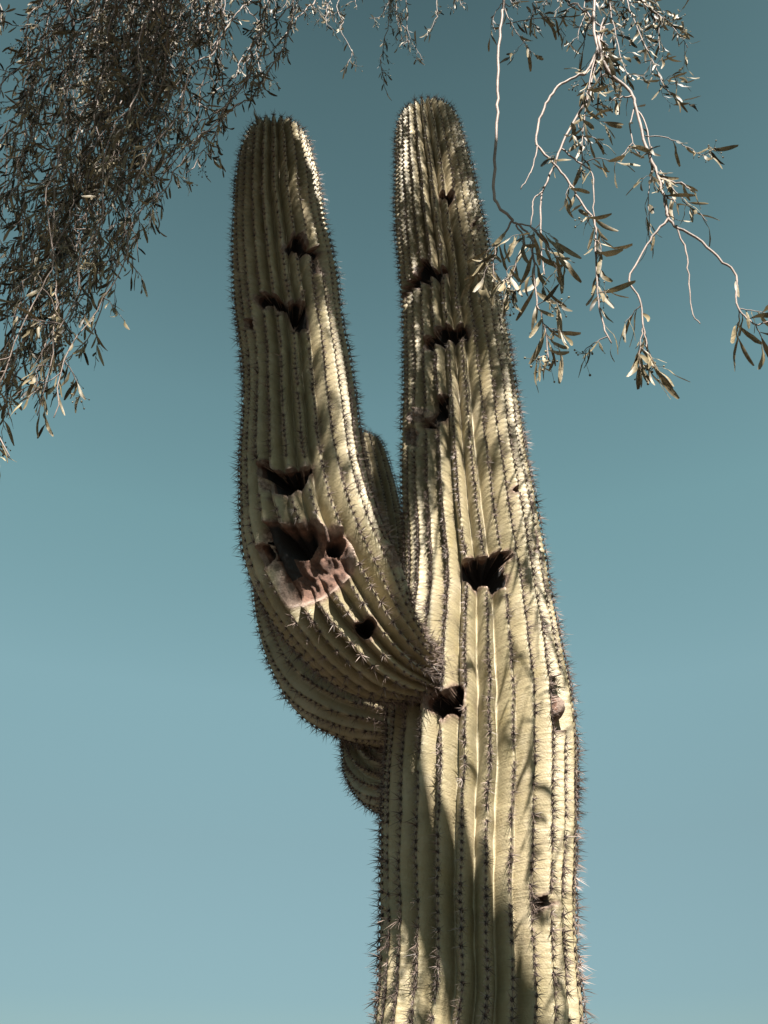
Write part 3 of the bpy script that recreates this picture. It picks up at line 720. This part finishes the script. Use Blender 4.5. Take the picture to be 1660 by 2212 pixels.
def shade(c0, c1, r, cnt, ta, tb, **kw):
    """n sprigs whose shadow falls on the line c0-c1 (spread r)"""
    c0, c1 = np.array(c0), np.array(c1)
    for _ in range(cnt):
        u = trr.random(); g = c0 + (c1 - c0) * u + np.array([trr.gauss(0, r), trr.gauss(0, r), trr.gauss(0, .15)]); sprig(g + S * trr.uniform(ta, tb), **kw)
ax = lambda c, u: c.C[int(u * 1499)]
for kk in range(140):                                    # clumps of twigs whose shade dapples the upper trunk
    u = (.47 + .55 * trr.random()) if kk < 88 else trr.uniform(.52, .74); g = ax(trunk, min(u, 1.)) + np.array([trr.uniform(-.32, .32), 0, trr.gauss(0, .1)]) + S * trr.uniform(2.4, 5.0)
    for _ in range(trr.randrange(3, 8)): sprig(g + np.array([trr.gauss(0, .06), trr.gauss(0, .12), trr.gauss(.15, .09)]), n=26, ln=.3, dapple=True)
shade(ax(arm1, .5) + np.array([-.16, 0, 0]), ax(arm1, 1.) + np.array([-.1, 0, 0]), .09, 480, 2.4, 5.8, n=34)
shade(ax(arm1, .3) + np.array([-.2, 0, -.1]), ax(arm1, .5) + np.array([-.2, 0, 0]), .1, 260, 3.0, 6.0, n=34)
shade(ax(arm2, .2), ax(arm2, .8), .2, 100, 3.6, 6.0, n=34)
for _ in range(850):                                     # over the hanging mass
    g = at(trr.uniform(-100, 420), trr.uniform(0, 700), trr.uniform(2.0, 2.8)); sprig(g + S * trr.uniform(1.5, 6.0), n=34)
for _ in range(150):                                     # the rest of the crown, above and behind
    a, r = trr.uniform(0, 6.28), 2.6 * math.sqrt(trr.random()); sprig((1.2 + r * math.cos(a), -1.2 + r * math.sin(a), trr.uniform(6.2, 9.5) - .2 * r), n=24)
crown.build('twigs', M_BARK, 'stuff')
pods.build('flower_buds', M_POD, 'stuff')

# leaves: the 300 that show largest are parts of their branch, the rest one mass
LM = np.array([l[0] for l in leaves]); LPs = np.array([l[1] for l in leaves]); LV = np.array([l[2] for l in leaves]); LB = np.array([l[3] for l in leaves])
tipP = LPs + LM[:, :, 0]; pa, pb = proj(LPs), proj(tipP)
inn = (LB >= 0) & (pa[:, 2] > .3) & (pb[:, 0] > 5) & (pb[:, 0] < 1655) & (pa[:, 1] > 5) & (pb[:, 1] > 5)
score = np.where(inn, np.hypot(*(pa - pb)[:, :2].T), 0) * np.where(pa[:, 0] > 1000, 1.3, 1); pick = np.zeros(len(leaves), bool); pick[np.argsort(-score)[:300]] = True
lm_ = [mesh_np('leaf', v, [f], [M_LEAF]) for v, f in LEAF]
for i in np.where(pick)[0]:
    o = obj('leaf', lm_[LV[i]], branches[LB[i]]); m = LM[i]; p = LPs[i]
    o.matrix_local = Matrix([[*m[0], p[0]], [*m[1], p[1]], [*m[2], p[2]], [0, 0, 0, 1]])
VV, FF, base = [], [], 0
for q, (v, f) in enumerate(LEAF):
    ii = np.where((LV == q) & ~pick)[0]; W = np.einsum('nij,vj->nvi', LM[ii], v) + LPs[ii][:, None]
    VV.append(W.reshape(-1, 3)); FF.append((f[None] + (base + np.arange(len(ii)) * len(v))[:, None, None]).reshape(-1, 4)); base += len(ii) * len(v)
fo = obj('foliage', mesh_np('foliage', np.vstack(VV), [np.vstack(FF)], [M_LEAF]), tree, 'stuff'); fo.matrix_parent_inverse = TREE_INV
print('leaves', len(leaves), 'branches', len(branches))
